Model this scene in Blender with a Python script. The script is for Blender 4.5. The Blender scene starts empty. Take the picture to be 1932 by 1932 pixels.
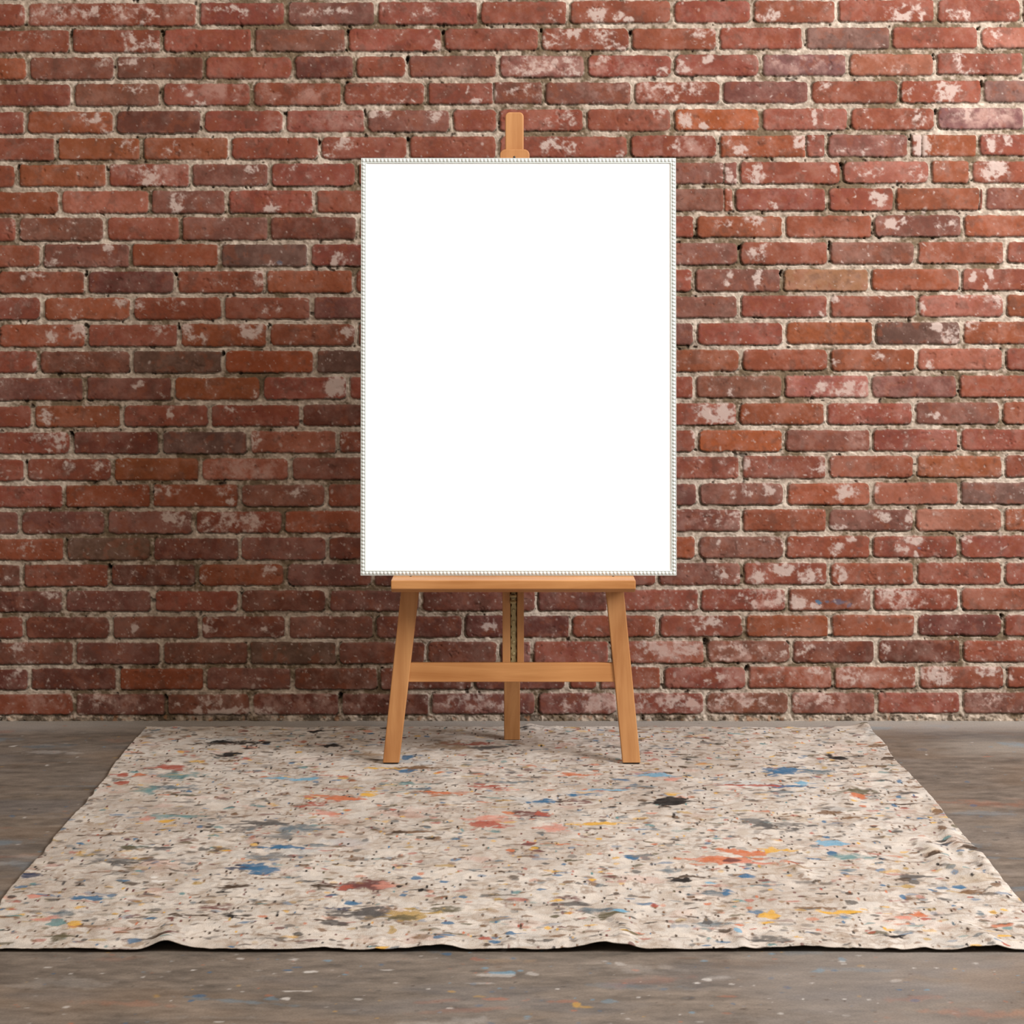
import bpy, bmesh, math, random
import numpy as np
from mathutils import Vector, Matrix

# ------------------------------------------------------------------ camera / world / light / exposure
S = bpy.context.scene
COL = S.collection
F = 3407.0            # focal length in pixels of the 1932 px frame
CAM_Y = -4.5
CAM_Z = 1.024
HOR = 586.0           # horizon row
cam = bpy.data.cameras.new('camera')
cam.sensor_width = 36.0
cam.sensor_fit = 'HORIZONTAL'
cam.lens = F / 1932.0 * 36.0
cam.shift_y = -(966.0 - HOR) / 1932.0
cam.clip_end = 100
camo = bpy.data.objects.new('camera', cam)
camo.location = (0, CAM_Y, CAM_Z)
camo.rotation_euler = (math.radians(90), 0, 0)
COL.objects.link(camo)
S.camera = camo

S.view_settings.view_transform = 'Standard'
S.view_settings.look = 'None'
S.view_settings.gamma = 1.0
S.view_settings.use_curve_mapping = False
S.view_settings.exposure = 0.0

W = bpy.data.worlds.new('world')
S.world = W
W.use_nodes = True
W.node_tree.nodes['Background'].inputs[0].default_value = (1.0, 0.87, 0.73, 1)
W.node_tree.nodes['Background'].inputs[1].default_value = 0.48


def area(name, loc, target, sx, sy, energy, color):
    l = bpy.data.lights.new(name, 'AREA')
    l.shape = 'RECTANGLE'
    l.size = sx
    l.size_y = sy
    l.energy = energy
    l.color = color
    o = bpy.data.objects.new(name, l)
    o.location = loc
    d = Vector(target) - Vector(loc)
    o.rotation_euler = d.to_track_quat('-Z', 'Y').to_euler()
    COL.objects.link(o)
    return o


area('window_light', (2.75, -2.15, 2.55), (0.2, -0.1, 0.75), 1.4, 1.7, 240, (1.0, 0.99, 0.985))
area('warm_fill_light', (-0.6, -3.2, 3.6), (-0.3, -0.3, 0.4), 2.6, 2.0, 68, (1.0, 0.89, 0.76))  # added fill from above, evens the wall and warms its left


# ------------------------------------------------------------------ helpers
def lin(c):
    c = np.asarray(c, dtype=np.float64) / 255.0
    return np.where(c <= 0.04045, c / 12.92, ((c + 0.055) / 1.055) ** 2.4)


def vnoise(x, y, seed):
    rs = np.random.RandomState(seed)
    T = rs.rand(256, 256).astype(np.float32)
    xi = np.floor(x).astype(np.int32)
    yi = np.floor(y).astype(np.int32)
    fx = (x - xi).astype(np.float32)
    fy = (y - yi).astype(np.float32)
    fx = fx * fx * (3 - 2 * fx)
    fy = fy * fy * (3 - 2 * fy)
    a = T[xi & 255, yi & 255]
    b = T[(xi + 1) & 255, yi & 255]
    c = T[xi & 255, (yi + 1) & 255]
    d = T[(xi + 1) & 255, (yi + 1) & 255]
    return (a * (1 - fx) + b * fx) * (1 - fy) + (c * (1 - fx) + d * fx) * fy


def fbm(x, y, wl, seed, octv=4, gain=0.55):
    """fractal noise, mean 0.5; wl = wavelength of the first octave"""
    s = 0
    amp = 1.0
    tot = 0
    f = 1.0 / wl
    for k in range(octv):
        s = s + amp * vnoise(x * f + 17.3 * k, y * f + 9.1 * k, seed * 31 + k)
        tot += amp
        amp *= gain
        f *= 2.03
    return s / tot


def sstep(a, b, x):
    t = np.clip((x - a) / (b - a), 0, 1)
    return t * t * (3 - 2 * t)


def mix(c, col, m):
    """blend colour col into array c (..,3) by mask m"""
    return c + (np.asarray(col, dtype=np.float32) - c) * m[..., None]


def grid_mesh(name, X, Y, Z, colors, mat, smooth=True, thick=None, axis=None):
    """one mesh from 2-D arrays of positions; thick/axis adds a flat back and rim"""
    ny, nx = X.shape
    co = np.stack([X, Y, Z], -1).reshape(-1, 3).astype(np.float32)
    idx = np.arange(nx * ny).reshape(ny, nx)
    q = np.stack([idx[:-1, :-1], idx[:-1, 1:], idx[1:, 1:], idx[1:, :-1]], -1).reshape(-1, 4)
    if thick is not None:
        loop = np.concatenate([idx[0, :-1], idx[:-1, -1], idx[-1, :0:-1], idx[:0:-1, 0]])
        n = len(loop)
        back = co[loop].copy()
        back[:, axis] = thick
        base = len(co)
        co = np.concatenate([co, back])
        a = np.arange(n)
        b = (a + 1) % n
        rim = np.stack([loop[b], loop[a], base + a, base + b], -1)
        q = np.concatenate([q, rim])
        bk = [base, base + (nx - 1), base + (nx - 1) + (ny - 1), base + 2 * (nx - 1) + (ny - 1)]
        q = np.concatenate([q, np.array([[bk[3], bk[2], bk[1], bk[0]]])])
    me = bpy.data.meshes.new(name)
    me.vertices.add(len(co))
    me.vertices.foreach_set('co', co.ravel())
    me.loops.add(q.size)
    me.loops.foreach_set('vertex_index', q.ravel().astype(np.int32))
    me.polygons.add(len(q))
    me.polygons.foreach_set('loop_start', (np.arange(len(q)) * 4).astype(np.int32))
    me.polygons.foreach_set('use_smooth', np.full(len(q), smooth))
    if colors is not None:
        at = me.color_attributes.new('pigment', 'FLOAT_COLOR', 'POINT')
        full = np.ones((len(co), 4), dtype=np.float32)
        full[:nx * ny, :3] = colors.reshape(-1, 3)
        if len(co) > nx * ny:
            full[nx * ny:, :3] = colors.reshape(-1, 3).mean(0)
        at.data.foreach_set('color', full.ravel())
    me.update(calc_edges=True)
    me.materials.append(mat)
    o = bpy.data.objects.new(name, me)
    COL.objects.link(o)
    return o


def new_mat(name, rough=0.8, spec=0.3):
    m = bpy.data.materials.new(name)
    m.use_nodes = True
    nt = m.node_tree
    b = nt.nodes['Principled BSDF']
    b.inputs['Roughness'].default_value = rough
    b.inputs['Specular IOR Level'].default_value = spec
    return m, nt, b


def pigment_mat(name, rough, spec, noise_scale, vary, bump, bump_scale):
    """surface whose pigment varies (stored per point), broken up by fine procedural grain"""
    m, nt, b = new_mat(name, rough, spec)
    at = nt.nodes.new('ShaderNodeAttribute')
    at.attribute_name = 'pigment'
    tc = nt.nodes.new('ShaderNodeTexCoord')
    nz = nt.nodes.new('ShaderNodeTexNoise')
    nz.inputs['Scale'].default_value = noise_scale
    nz.inputs['Detail'].default_value = 3
    nt.links.new(tc.outputs['Object'], nz.inputs['Vector'])
    mr = nt.nodes.new('ShaderNodeMapRange')
    mr.inputs['From Min'].default_value = 0.25
    mr.inputs['From Max'].default_value = 0.75
    mr.inputs['To Min'].default_value = 1 - vary
    mr.inputs['To Max'].default_value = 1 + vary
    nt.links.new(nz.outputs['Fac'], mr.inputs['Value'])
    mx = nt.nodes.new('ShaderNodeVectorMath')
    mx.operation = 'SCALE'
    nt.links.new(at.outputs['Color'], mx.inputs[0])
    nt.links.new(mr.outputs['Result'], mx.inputs['Scale'])
    nt.links.new(mx.outputs['Vector'], b.inputs['Base Color'])
    n2 = nt.nodes.new('ShaderNodeTexNoise')
    n2.inputs['Scale'].default_value = bump_scale
    n2.inputs['Detail'].default_value = 4
    nt.links.new(tc.outputs['Object'], n2.inputs['Vector'])
    bp = nt.nodes.new('ShaderNodeBump')
    bp.inputs['Strength'].default_value = bump
    bp.inputs['Distance'].default_value = 0.002
    nt.links.new(n2.outputs['Fac'], bp.inputs['Height'])
    nt.links.new(bp.outputs['Normal'], b.inputs['Normal'])
    return m


def tag(o, label, cat, group=None, kind=None):
    o['label'] = label
    o['category'] = cat
    if group:
        o['group'] = group
    if kind:
        o['kind'] = kind


# ------------------------------------------------------------------ the brick wall
SW = F / (-CAM_Y)                 # pixels per metre on the wall plane
BASE = HOR + SW * CAM_Z           # pixel row where the wall meets the floor

# every course: top/bottom at the left end, top/bottom at the right end, centres of the upright joints
ROWS = [
 (7, 48, -1, 40, [49, 373, 540, 709.5, 902.5, 1072, 1268.5, 1419, 1579, 1766]),
 (57, 98.5, 51, 90.5, [133, 305.5, 477.5, 654.5, 835.5, 1018.5, 1189.5, 1354, 1518, 1681, 1849]),
 (109, 149, 101, 140.5, [52, 217, 385, 552.5, 668.5, 768, 939, 1105, 1270, 1436, 1600, 1764.5]),
 (159.5, 200, 152, 192, [136, 304, 475, 646, 805, 1026, 1194, 1361, 1529, 1697.5, 1854.5]),
 (211, 251, 203, 243, [48, 216, 382, 537, 690, 851, 939, 1104, 1269.5, 1435, 1603, 1766.5]),
 (261.5, 302, 253.5, 293.5, [106, 267, 433, 602.5, 769.5, 939, 1187, 1355, 1560, 1716.5, 1846]),
 (311.5, 352, 304, 344, [31, 202, 359.5, 509, 673, 1200, 1588, 1756, 1832.5]),
 (361.5, 403, 355, 395.5, [113.5, 282.5, 427.5, 593, 1386, 1561, 1688]),
 (412, 453.5, 406, 445.5, [33, 198, 340.5, 507, 674.5, 1312.5, 1480, 1647.5, 1816.5]),
 (462, 503.5, 456.5, 496, [78, 245.5, 415.5, 583, 1395, 1563.5, 1728.5, 1897]),
 (512.5, 553, 507, 548, [162, 331, 500, 667, 1309, 1476.5, 1642.5, 1813.5]),
 (562.5, 603, 557.5, 597.5, [79, 248, 420, 587.5, 1395, 1563.5, 1731, 1897]),
 (613.5, 654, 607.5, 648, [163, 337, 505.5, 673, 1312.5, 1481, 1649, 1815.5]),
 (663.5, 704, 658, 698, [72.5, 247.5, 421.5, 594, 1397, 1565, 1729, 1896]),
 (714.5, 754.5, 709, 749, [159.5, 325.5, 493, 657.5, 1311, 1478.5, 1642.5, 1808]),
 (766, 805.5, 759.5, 799.5, [62.5, 229.5, 395, 568, 1392.5, 1558, 1725, 1889]),
 (816.5, 856, 810.5, 850, [135, 302.5, 469, 636.5, 1314.5, 1480, 1645, 1810.5]),
 (866.5, 906.5, 860, 900.5, [47, 212, 377, 547, 1397.5, 1561, 1728, 1893]),
 (916.5, 957, 911, 951, [120.5, 285.5, 452, 615.5, 1316.5, 1482, 1646, 1811]),
 (966.5, 1007, 961, 1001, [36.5, 200, 366, 534, 1399, 1561.5, 1726, 1893]),
 (1016.5, 1057, 1011, 1051, [123, 286.5, 452, 618, 1315, 1481, 1644, 1809]),
 (1066.5, 1106, 1062, 1102, [41, 207, 372, 539, 703, 870, 1040, 1240.5, 1400.5, 1564.5, 1728, 1893]),
 (1116.5, 1154, 1111, 1151, [120.5, 288.5, 452, 618, 793, 1012, 1150, 1320, 1485, 1646, 1810.5]),
 (1165, 1204.5, 1160.5, 1200, [45, 209, 377, 541, 706, 875, 1077, 1242, 1404.5, 1566.5, 1729, 1892]),
 (1214, 1253.5, 1209, 1249, [140, 304.5, 469, 636, 804, 941, 1004, 1151, 1332, 1492.5, 1653.5, 1816]),
 (1263, 1301.5, 1258, 1298, [54.5, 222, 387, 551.5, 714, 892, 1070, 1128, 1249.5, 1410, 1572, 1732, 1897.5]),
 (1311, 1349, 1307, 1346, [140, 313, 474, 641.5, 811.5, 1012, 1165, 1330.5, 1490.5, 1653.5, 1814]),
]
THIN = [(3, 931, 1), (5, 1521, 1), (6, 1366, 0), (7, 1366, 0), (7, 1848, 0), (5, 1740, 0)]   # hairline cracks in single bricks
# bricks that differ in body colour: course, x, class
CLASS = {}
for r, x, c in [
 (1, 1600, 'P'), (2, 300, 'D'), (2, 135, 'G'), (2, 610, 'D'), (2, 1030, 'G'), (3, 1110, 'G'), (3, 220, 'G'), (3, 1900, 'P'),
 (4, 300, 'D'), (4, 810, 'G'), (5, 1640, 'G'), (6, 435, 'G'), (7, 355, 'G'), (8, 115, 'G'), (8, 590, 'D'), (9, 500, 'E'),
 (9, 1340, 'G'), (10, 245, 'D'), (11, 640, 'G'), (12, 1730, 'E'), (13, 335, 'E'), (13, 640, 'E'), (13, 1645, 'G'),
 (14, 1395, 'G'), (15, 620, 'D'), (15, 1810, 'G'), (16, 220, 'D'), (16, 385, 'E'), (16, 1560, 'G'), (17, 620, 'G'),
 (18, 535, 'G'), (18, 1400, 'G'), (18, 1870, 'P'), (19, 1640, 'G'), (20, 205, 'E'), (21, 290, 'D'), (21, 1320, 'G'),
 (21, 620, 'G'), (22, 535, 'D'), (22, 205, 'G'), (23, 1810, 'D'), (24, 550, 'E'), (24, 90, 'G'), (24, 1410, 'G'),
 (24, 1570, 'D'), (24, 1735, 'D'), (25, 470, 'G'), (25, 630, 'D'), (26, 220, 'G'), (26, 400, 'G'), (26, 550, 'D'),
 (26, 730, 'D'), (26, 900, 'G'), (26, 1410, 'G'), (26, 1880, 'G'), (26, 1570, 'G'), (24, 720, 'D'), (24, 870, 'D'), (23, 790, 'D'), (22, 900, 'D'), (10, 1400, 'G'),
 (4, 130, 'O'), (5, 185, 'O'), (5, 350, 'O'), (6, 115, 'O'), (7, 50, 'O'), (9, 330, 'O'), (11, 165, 'O'), (11, 330, 'O'),
 (13, 505, 'B'), (10, 1560, 'T'), (4, 1345, 'B'), (13, 1565, 'O'), (12, 1565, 'O'), (16, 1395, 'B'), (16, 550, 'L'),
 (19, 620, 'O'), (19, 1810, 'L'), (14, 1560, 'L'), (17, 460, 'L'), (18, 365, 'O'), (2, 25, 'O'), (20, 60, 'O'),
 (23, 1650, 'O'), (18, 1730, 'L'), (1, 1880, 'L'), (6, 590, 'N'), (2, 1520, 'P'), (4, 1850, 'P'), (7, 200, 'L'),
 (21, 450, 'O'), (25, 305, 'O'), (13, 1810, 'L'), (24, 1260, 'L'), (11, 1810, 'L'), (6, 1670, 'L'), (2, 1680, 'L')]:
    CLASS.setdefault(r, []).append((x, c))
BODY = {'N': (139, 73, 55), 'D': (111, 61, 48), 'E': (103, 72, 60), 'G': (124, 75, 62), 'P': (122, 84, 79),
        'O': (146, 78, 50), 'B': (158, 80, 48), 'L': (158, 94, 76), 'T': (158, 108, 78)}
WK = 1.55
BODYL = {k: lin(v) / 1.66 for k, v in BODY.items()}
# lime bloom and old white paint: x, y, half-width, half-height, strength
BLOOM = [
 (90,25,50,18,1),(200,22,130,12,1),(275,40,25,8,1),(430,20,50,8,1),(590,20,60,8,1),(55,70,35,10,.7),(265,80,45,24,1),(640,90,12,10,1),
 (200,118,14,8,1),(245,117,18,6,1.2),(250,168,30,10,.9),(345,170,25,10,.9),(375,195,12,8,1),(175,220,30,14,1),(200,245,12,10,1),
 (245,272,18,18,1),(325,275,12,14,1),(655,267,18,10,1.1),(480,320,14,8,1.3),(285,325,30,20,.7),(335,385,18,15,1),(515,397,18,6,1.1),
 (25,430,12,20,1),(610,295,15,10,1.1),(95,490,25,14,1),(205,470,10,10,1),(525,500,35,5,.9),(640,490,15,15,.8),(60,520,30,8,1),
 (495,525,15,15,.9),(230,570,14,10,1.1),(262,575,12,14,1.2),(320,575,25,15,.8),(515,580,20,18,1),(100,635,10,14,1.2),(150,620,18,22,1.1),
 (305,620,20,12,.9),(370,640,15,10,1.1),(350,620,12,18,1),(475,620,30,15,1),(655,630,20,14,1),(66,680,4,14,1),(632,732,18,19,1.6),
 (258,725,12,8,1.2),(310,745,10,10,1.2),(90,790,18,14,1),(318,780,6,12,1.2),(430,775,12,8,1),(80,825,20,10,1),(95,850,8,8,1.3),
 (115,835,12,15,1.2),(480,830,8,18,1),(650,830,10,20,1),(130,878,12,8,1),(190,880,20,12,.8),(225,880,16,10,.9),(315,925,30,10,1),
 (430,935,20,15,1),(560,925,20,12,1),(330,975,25,14,1),(455,985,75,19,1),(50,1035,20,12,1),(385,1085,10,14,1),(510,1075,12,10,1),
 (100,1120,15,10,1),(440,1145,10,6,1.2),(255,1180,6,15,1.1),(395,1180,16,14,1.2),(510,1190,30,14,.8),(30,1225,16,10,1),(165,1245,12,8,.9),
 (228,1225,8,10,1),(30,1270,14,12,1),(92,1290,5,8,1.2),(490,1285,20,10,.8),(170,1320,40,14,.8),(335,1330,8,8,1.1),(375,1340,12,10,1.2),
 (430,1345,60,12,1.6),(405,1330,16,16,1),(500,1345,20,14,1.4),(120,1350,20,6,1),(150,1352,14,6,1.4),(1130,28,18,14,1.4),(1165,28,8,12,1.4),(1185,38,10,6,1.5),(1050,30,18,10,.9),
 (640,22,20,6,1),(825,85,10,10,1),(1040,75,18,12,1),(1080,60,16,10,1.2),(1135,70,25,14,1),(1165,90,15,5,1.2),(1000,125,50,22,.8),
 (1075,110,15,10,1.1),(1070,135,18,8,1),(1140,112,16,8,1.2),(1255,137,10,8,1.2),(931,178,2,18,1.5),(883,170,2,10,1.5),(900,193,16,4,1.3),
 (980,170,30,12,.6),(1240,170,40,16,.8),(820,218,14,8,1.3),(720,215,40,6,1),(1060,225,30,16,.8),(1240,215,18,10,1),(1290,225,12,14,1.3),
 (660,268,16,10,1),(1035,280,14,14,1.3),(1060,275,30,18,1.3),(1170,290,8,6,1.3),(1460,30,10,12,1.2),(1700,22,35,16,1.2),(1740,30,12,12,1.2),
 (1810,25,25,12,1.2),(1905,28,8,10,1.2),(1326,69,25,18,1.1),(1370,58,8,6,1.3),(1880,68,12,10,1),(1335,110,10,6,1.3),(1290,125,14,12,1.1),
 (1250,135,10,8,1),(1500,115,45,10,.6),(1690,130,20,6,.6),(1810,110,8,14,1.2),(1820,135,12,8,1.2),(1300,170,30,16,1),(1545,160,10,8,1.2),
 (1560,160,8,5,1.2),(1790,170,28,20,1.4),(1710,175,12,12,1),(1538,220,3,14,1.4),(1295,235,10,8,1.4),(1330,238,8,5,1.4),(1735,215,12,18,1),
 (1820,215,25,14,.9),(1880,215,20,14,.8),(1285,275,25,14,.9),(1395,285,12,8,1.1),(1510,268,14,12,1.3),(1530,260,8,6,1.2),(1735,260,18,8,1.4),
 (1740,280,20,14,1.3),(1870,270,6,12,1.2),(1905,265,6,10,1.2),(1425,325,18,20,1.3),(1375,330,10,14,1.2),(1385,342,6,6,1.4),(1573,320,8,10,1.4),
 (1640,325,30,10,.8),(1735,325,20,14,.9),(1876,320,25,19,1.6),(1378,385,4,10,1.4),(1455,390,10,8,1.4),(1655,375,16,12,1.4),(1610,370,3,8,1.3),
 (1365,420,25,10,1.1),(1420,415,20,12,.9),(1690,420,30,10,1),(1780,420,25,10,1),(1430,480,16,14,1.3),(1440,465,8,5,1.4),(1300,520,8,12,1.1),
 (1375,535,10,8,1.3),(1380,514,10,6,1.1),(1432,525,8,18,1.4),(1835,525,5,8,1.3),(1870,515,6,10,1.3),(1860,540,4,6,1.4),(1850,562,50,6,1),
 (1740,580,8,12,1.2),(1890,570,16,10,1),(1575,565,10,8,1.2),(1555,590,6,8,1.1),(1765,615,10,8,1.3),(1795,630,16,18,1.2),(1830,615,12,8,1),
 (1575,680,8,10,1.3),(1655,672,12,8,1.2),(1755,685,10,10,1.1),(1600,735,40,14,.9),(1550,730,10,10,1),(1350,780,38,20,1.5),(1405,780,8,8,1.2),
 (1770,785,16,8,1.2),(1310,820,10,8,1.2),(1405,875,12,12,1),(1550,880,12,16,1.1),(1395,930,18,12,1),(1450,925,10,12,1.2),(1595,928,20,14,1.4),
 (1655,930,8,14,1.1),(1345,980,25,14,.9),(1390,970,14,8,1.2),(1580,995,15,4,1.4),(1665,975,18,10,1),(1715,985,6,16,1.4),(1357,1030,3,12,1.3),
 (1470,1025,14,14,1),(1580,1035,18,14,1.3),(1610,1015,10,6,1.2),(1490,1025,6,8,1.2),(1725,1020,18,8,1.4),(1700,1035,12,8,1.3),(1730,1045,5,8,1.2),
 (1825,1020,12,8,1),(1360,1080,10,16,1.2),(1390,1090,10,12,1.2),(1475,1075,22,10,1.4),(1430,1090,16,14,1.2),(1530,1085,22,16,1.2),(1585,1080,14,12,1.3),
 (1440,1130,45,16,.8),(1505,1137,14,12,1.6),(1535,1147,14,4,1.2),(1680,1118,45,8,1),(1710,1140,30,12,.8),(1335,1175,28,14,1.3),(1345,1195,12,8,1.2),
 (1260,1225,70,18,1.05),(1390,1230,55,14,.9),(1520,1225,22,10,1),(1475,1235,8,6,1.3),(1670,1222,10,10,1.3),(1345,1275,30,14,.9),(1550,1265,20,8,1.1),
 (1600,1275,30,12,.9),(1770,1272,36,18,1.45),(1865,1265,25,12,1.4),(1910,1270,8,10,1.2),(1280,1325,55,17,1),(1390,1325,65,17,.9),(1540,1320,50,14,.8),
 (1880,1320,35,10,.8),(925,1185,18,12,1.2),(895,1320,70,16,.85),(1130,1325,70,16,.9),(1215,1325,40,14,1),(50,1250,12,8,1)]
HAZE = [(455,885,78,20,.9),(455,985,78,20,.6),(1260,1225,72,20,.9),(1390,1230,60,16,.8),(1440,1130,55,18,.8),(1280,1325,60,18,.9),(1390,1325,70,18,.9),
 (1540,1320,60,16,.6),(900,1320,80,18,.7),(1130,1325,80,18,.8),(170,1322,120,16,.6),(1710,1138,70,18,.6),(1345,1275,60,18,.6),(1600,1275,60,16,.6),
 (550,172,75,18,.6),(430,170,60,18,.6),(1500,118,75,18,.8),(1640,120,60,16,.5),(1850,222,90,18,.9),(1230,170,120,18,.5),(1300,275,60,18,.6),(720,172,60,18,.3),
 (200,22,170,18,.7),(640,225,50,18,.5),(500,230,60,18,.3),(285,325,60,16,.5),(1600,735,60,16,.6),(1345,980,50,16,.6),(640,1320,100,18,.5),(550,1320,60,16,.5),(1650,830,60,16,.4),(1880,1320,50,16,.6),(1490,1275,60,14,.5),(1560,1140,30,10,.3),(1010,125,60,18,.5),(1160,122,70,16,.6)]


def build_wall():
    st = 1.5
    gx = np.concatenate([np.arange(-760, -12, 7.0), np.arange(-8, 1942, st), np.arange(1948, 2700, 7.0)])
    gy = np.concatenate([np.arange(-520, -10, 6.0), np.arange(-6, 1374, st)])
    PX, PY = np.meshgrid(gx.astype(np.float32), gy.astype(np.float32))
    ny, nx = PX.shape
    rng = random.Random(5)
    # mortar first
    wx = (fbm(PX, PY, 14, 3, 3) - .5)
    wy = (fbm(PX, PY, 14, 4, 3) - .5)
    jx = PX + 3.2 * wx + 1.7 * (fbm(PX, PY, 4, 5, 2) - .5)
    jy = PY + 3.2 * wy + 1.8 * (fbm(PX, PY, 4, 6, 2) - .5)
    rough = fbm(PX, PY, 9, 7, 4, .7)
    H = -0.0060 + 0.0060 * (rough - .5)
    m1 = fbm(PX, PY, 60, 8, 4)
    m2 = fbm(PX, PY, 7, 9, 3, .7)
    col = np.empty((ny, nx, 3), np.float32)
    col[:] = lin((178, 160, 143)) / WK
    col = mix(col, lin((208, 192, 176)) / WK, sstep(.50, .72, m1 * .6 + m2 * .4))
    col = mix(col, lin((104, 84, 58)) / WK, .85 * sstep(.52, .37, m1 * .7 + m2 * .3))
    col *= (0.68 + 0.64 * m2)[..., None]
    # ragged gravelly strip where the wall meets the floor
    foot = sstep(1346, 1352, PY)
    fcol = fbm(PX, PY, 16, 41, 4, .65)
    col = mix(col, lin((78, 64, 50)) / WK, foot * sstep(.47, .37, fcol) * .8)
    col = mix(col, lin((165, 110, 72)) / WK, foot * sstep(.66, .74, fbm(PX, PY, 12, 42, 3)) * .5)
    H += foot * 0.012 * (fbm(PX, PY, 11, 43, 3, .7) - .5)
    # pits in the mortar
    pits = fbm(PX, PY, 16, 10, 3, .6)
    pit = sstep(.76, .82, pits)
    H -= 0.006 * pit
    col *= (1 - .55 * pit)[..., None]

    brickmask = np.zeros((ny, nx), np.float32)
    limey = np.zeros((ny, nx), np.float32)
    fine = fbm(PX, PY, 5, 11, 3, .6)
    n_crev = fbm(PX, PY, 22, 14, 3)
    big = fbm(PX, PY, 45, 12, 4)
    mid = fbm(PX, PY, 18, 13, 4, .6)

    rows = [(i, r) for i, r in enumerate(ROWS)]
    for k in range(1, 11):
        d = -50.7 * k
        rows.append((-k, (7 + d, 48 + d, -1 + d, 40 + d, [])))
    for i, (tl, bl, tr, br, js) in rows:
        js = sorted(js)
        if not js:
            js = [rng.uniform(20, 60) + (84 if i % 2 else 0)]
        full = []
        for a, b in zip(js[:-1], js[1:]):      # courses hidden by the canvas carry on at the same pitch
            full.append((a, 0))
            n = max(1, round((b - a) / 167.0))
            if b - a < 335:
                n = 1
            for q in range(1, n):
                full.append((a + (b - a) * q / n, 0))
        full.append((js[-1], 0))
        x = js[0]
        while x > -800:
            x -= 167 + rng.uniform(-4, 4)
            full.append((x, 0))
        x = js[-1]
        while x < 2750:
            x += 166 + rng.uniform(-4, 4)
            full.append((x, 0))
        for (r_, x_, t_) in THIN:
            if r_ == i:
                full.append((x_, 1 + t_))
        full.sort()
        for (xa, ta), (xb, tb) in zip(full[:-1], full[1:]):
            ga = 4.5 if ta == 0 else (1.0 if ta == 1 else 1.8)
            gb = 4.3 if tb == 0 else (1.0 if tb == 1 else 1.8)
            xl, xr = xa + ga + rng.uniform(-.8, .8) * (ta == 0), xb - gb + rng.uniform(-.8, .8) * (tb == 0)
            xc = (xl + xr) / 2
            t = (xc - 50) / 1830.0
            top = tl + (tr - tl) * t + rng.uniform(-.7, .7)
            bot = bl + (br - bl) * t + rng.uniform(-.7, .7)
            i0, i1 = np.searchsorted(gx, [xl - 8, xr + 8])
            k0, k1 = np.searchsorted(gy, [top - 8, bot + 8])
            if i1 <= i0 or k1 <= k0:
                continue
            sl = (slice(k0, k1), slice(i0, i1))
            rad = rng.choice([5, 6, 7, 8, 9, 10.5]) if ta == 0 and tb == 0 else 3.5
            ax = np.abs(jx[sl] - xc) - ((xr - xl) / 2 - rad)
            ay = np.abs(jy[sl] - (top + bot) / 2) - ((bot - top) / 2 - rad)
            sd = np.hypot(np.maximum(ax, 0), np.maximum(ay, 0)) + np.minimum(np.maximum(ax, ay), 0) - rad
            inside = sstep(1.3, -.5, sd)
            worn = sstep(.6, -4.2, sd)
            # relief of this brick
            tx, ty = rng.gauss(0, .0006), rng.gauss(0, .0006)
            lift = rng.uniform(-.0016, .0010)
            hb = lift + tx * (PX[sl] - xc) / 80 + ty * (PY[sl] - (top + bot) / 2) / 20 \
                + .0010 * (fine[sl] - .5) + .0016 * (mid[sl] - .5) - .0018 * (1 - worn)
            chip = sstep(.74, .80, pits[sl]) * .4
            hb -= .004 * chip
            # open crevice between brick and mortar, mostly under the brick and at its left
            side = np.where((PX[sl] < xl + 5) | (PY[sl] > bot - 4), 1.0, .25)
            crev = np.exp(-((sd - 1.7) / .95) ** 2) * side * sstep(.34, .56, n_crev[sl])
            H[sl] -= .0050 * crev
            col[sl] *= (1 - .30 * crev)[..., None]  # shadow line painted into the crevice colour, stronger left and below
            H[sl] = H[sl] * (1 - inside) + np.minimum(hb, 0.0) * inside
            # body colour of this brick
            cls = None
            for (cx, c) in CLASS.get(i, []):
                if xl - 6 <= cx <= xr + 6:
                    cls = c
            if cls is None:
                cls = rng.choice(['N', 'N', 'N', 'N', 'O', 'G', 'N'])
                if i >= 20 and xc < 1150:
                    cls = rng.choice(['N', 'G', 'D', 'N', 'D'])
            b = BODYL[cls].astype(np.float32) * rng.uniform(.90, 1.10)
            b = b * np.array([1, 1 + rng.uniform(-.06, .08), 1 + rng.uniform(-.10, .12)], np.float32)
            c = np.empty((k1 - k0, i1 - i0, 3), np.float32)
            c[:] = b
            c *= (.72 + .56 * big[sl])[..., None]
            c *= (.86 + .28 * fine[sl])[..., None]
            c = mix(c, BODYL['E'] * .85, .42 * sstep(.56, .74, mid[sl]))
            c = mix(c, BODYL['O'] * .95, .40 * sstep(.46, .32, mid[sl]))
            c *= (1 - .30 * chip)[..., None]
            c = mix(c, b * .55, .5 * sstep(-2.0, .6, sd))
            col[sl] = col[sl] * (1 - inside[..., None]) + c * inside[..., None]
            brickmask[sl] = np.maximum(brickmask[sl], inside)
            limey[sl] = np.maximum(limey[sl], inside * rng.random() ** 1.8)

    # dark gaps where mortar has fallen out beside upright joints
    for (r, x) in [(1, 305), (1, 133), (1, 655), (1, 835), (1, 1018), (2, 768), (4, 690), (4, 537), (5, 769), (5, 602), (5, 106), (6, 202), (6, 31),
                   (9, 1395), (9, 1563), (10, 1476), (10, 162), (12, 163), (12, 337), (12, 505), (16, 135), (6, 1588), (5, 1716), (1, 1849), (2, 1764),
                   (3, 1854), (23, 1892), (26, 641), (26, 313), (10, 331), (13, 421), (17, 47), (25, 1410), (24, 1332), (21, 207), (4, 1766), (1, 1189)]:
        tl, bl, tr, br, _ = ROWS[r]
        t = (x - 50) / 1830
        top = tl + (tr - tl) * t
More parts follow.
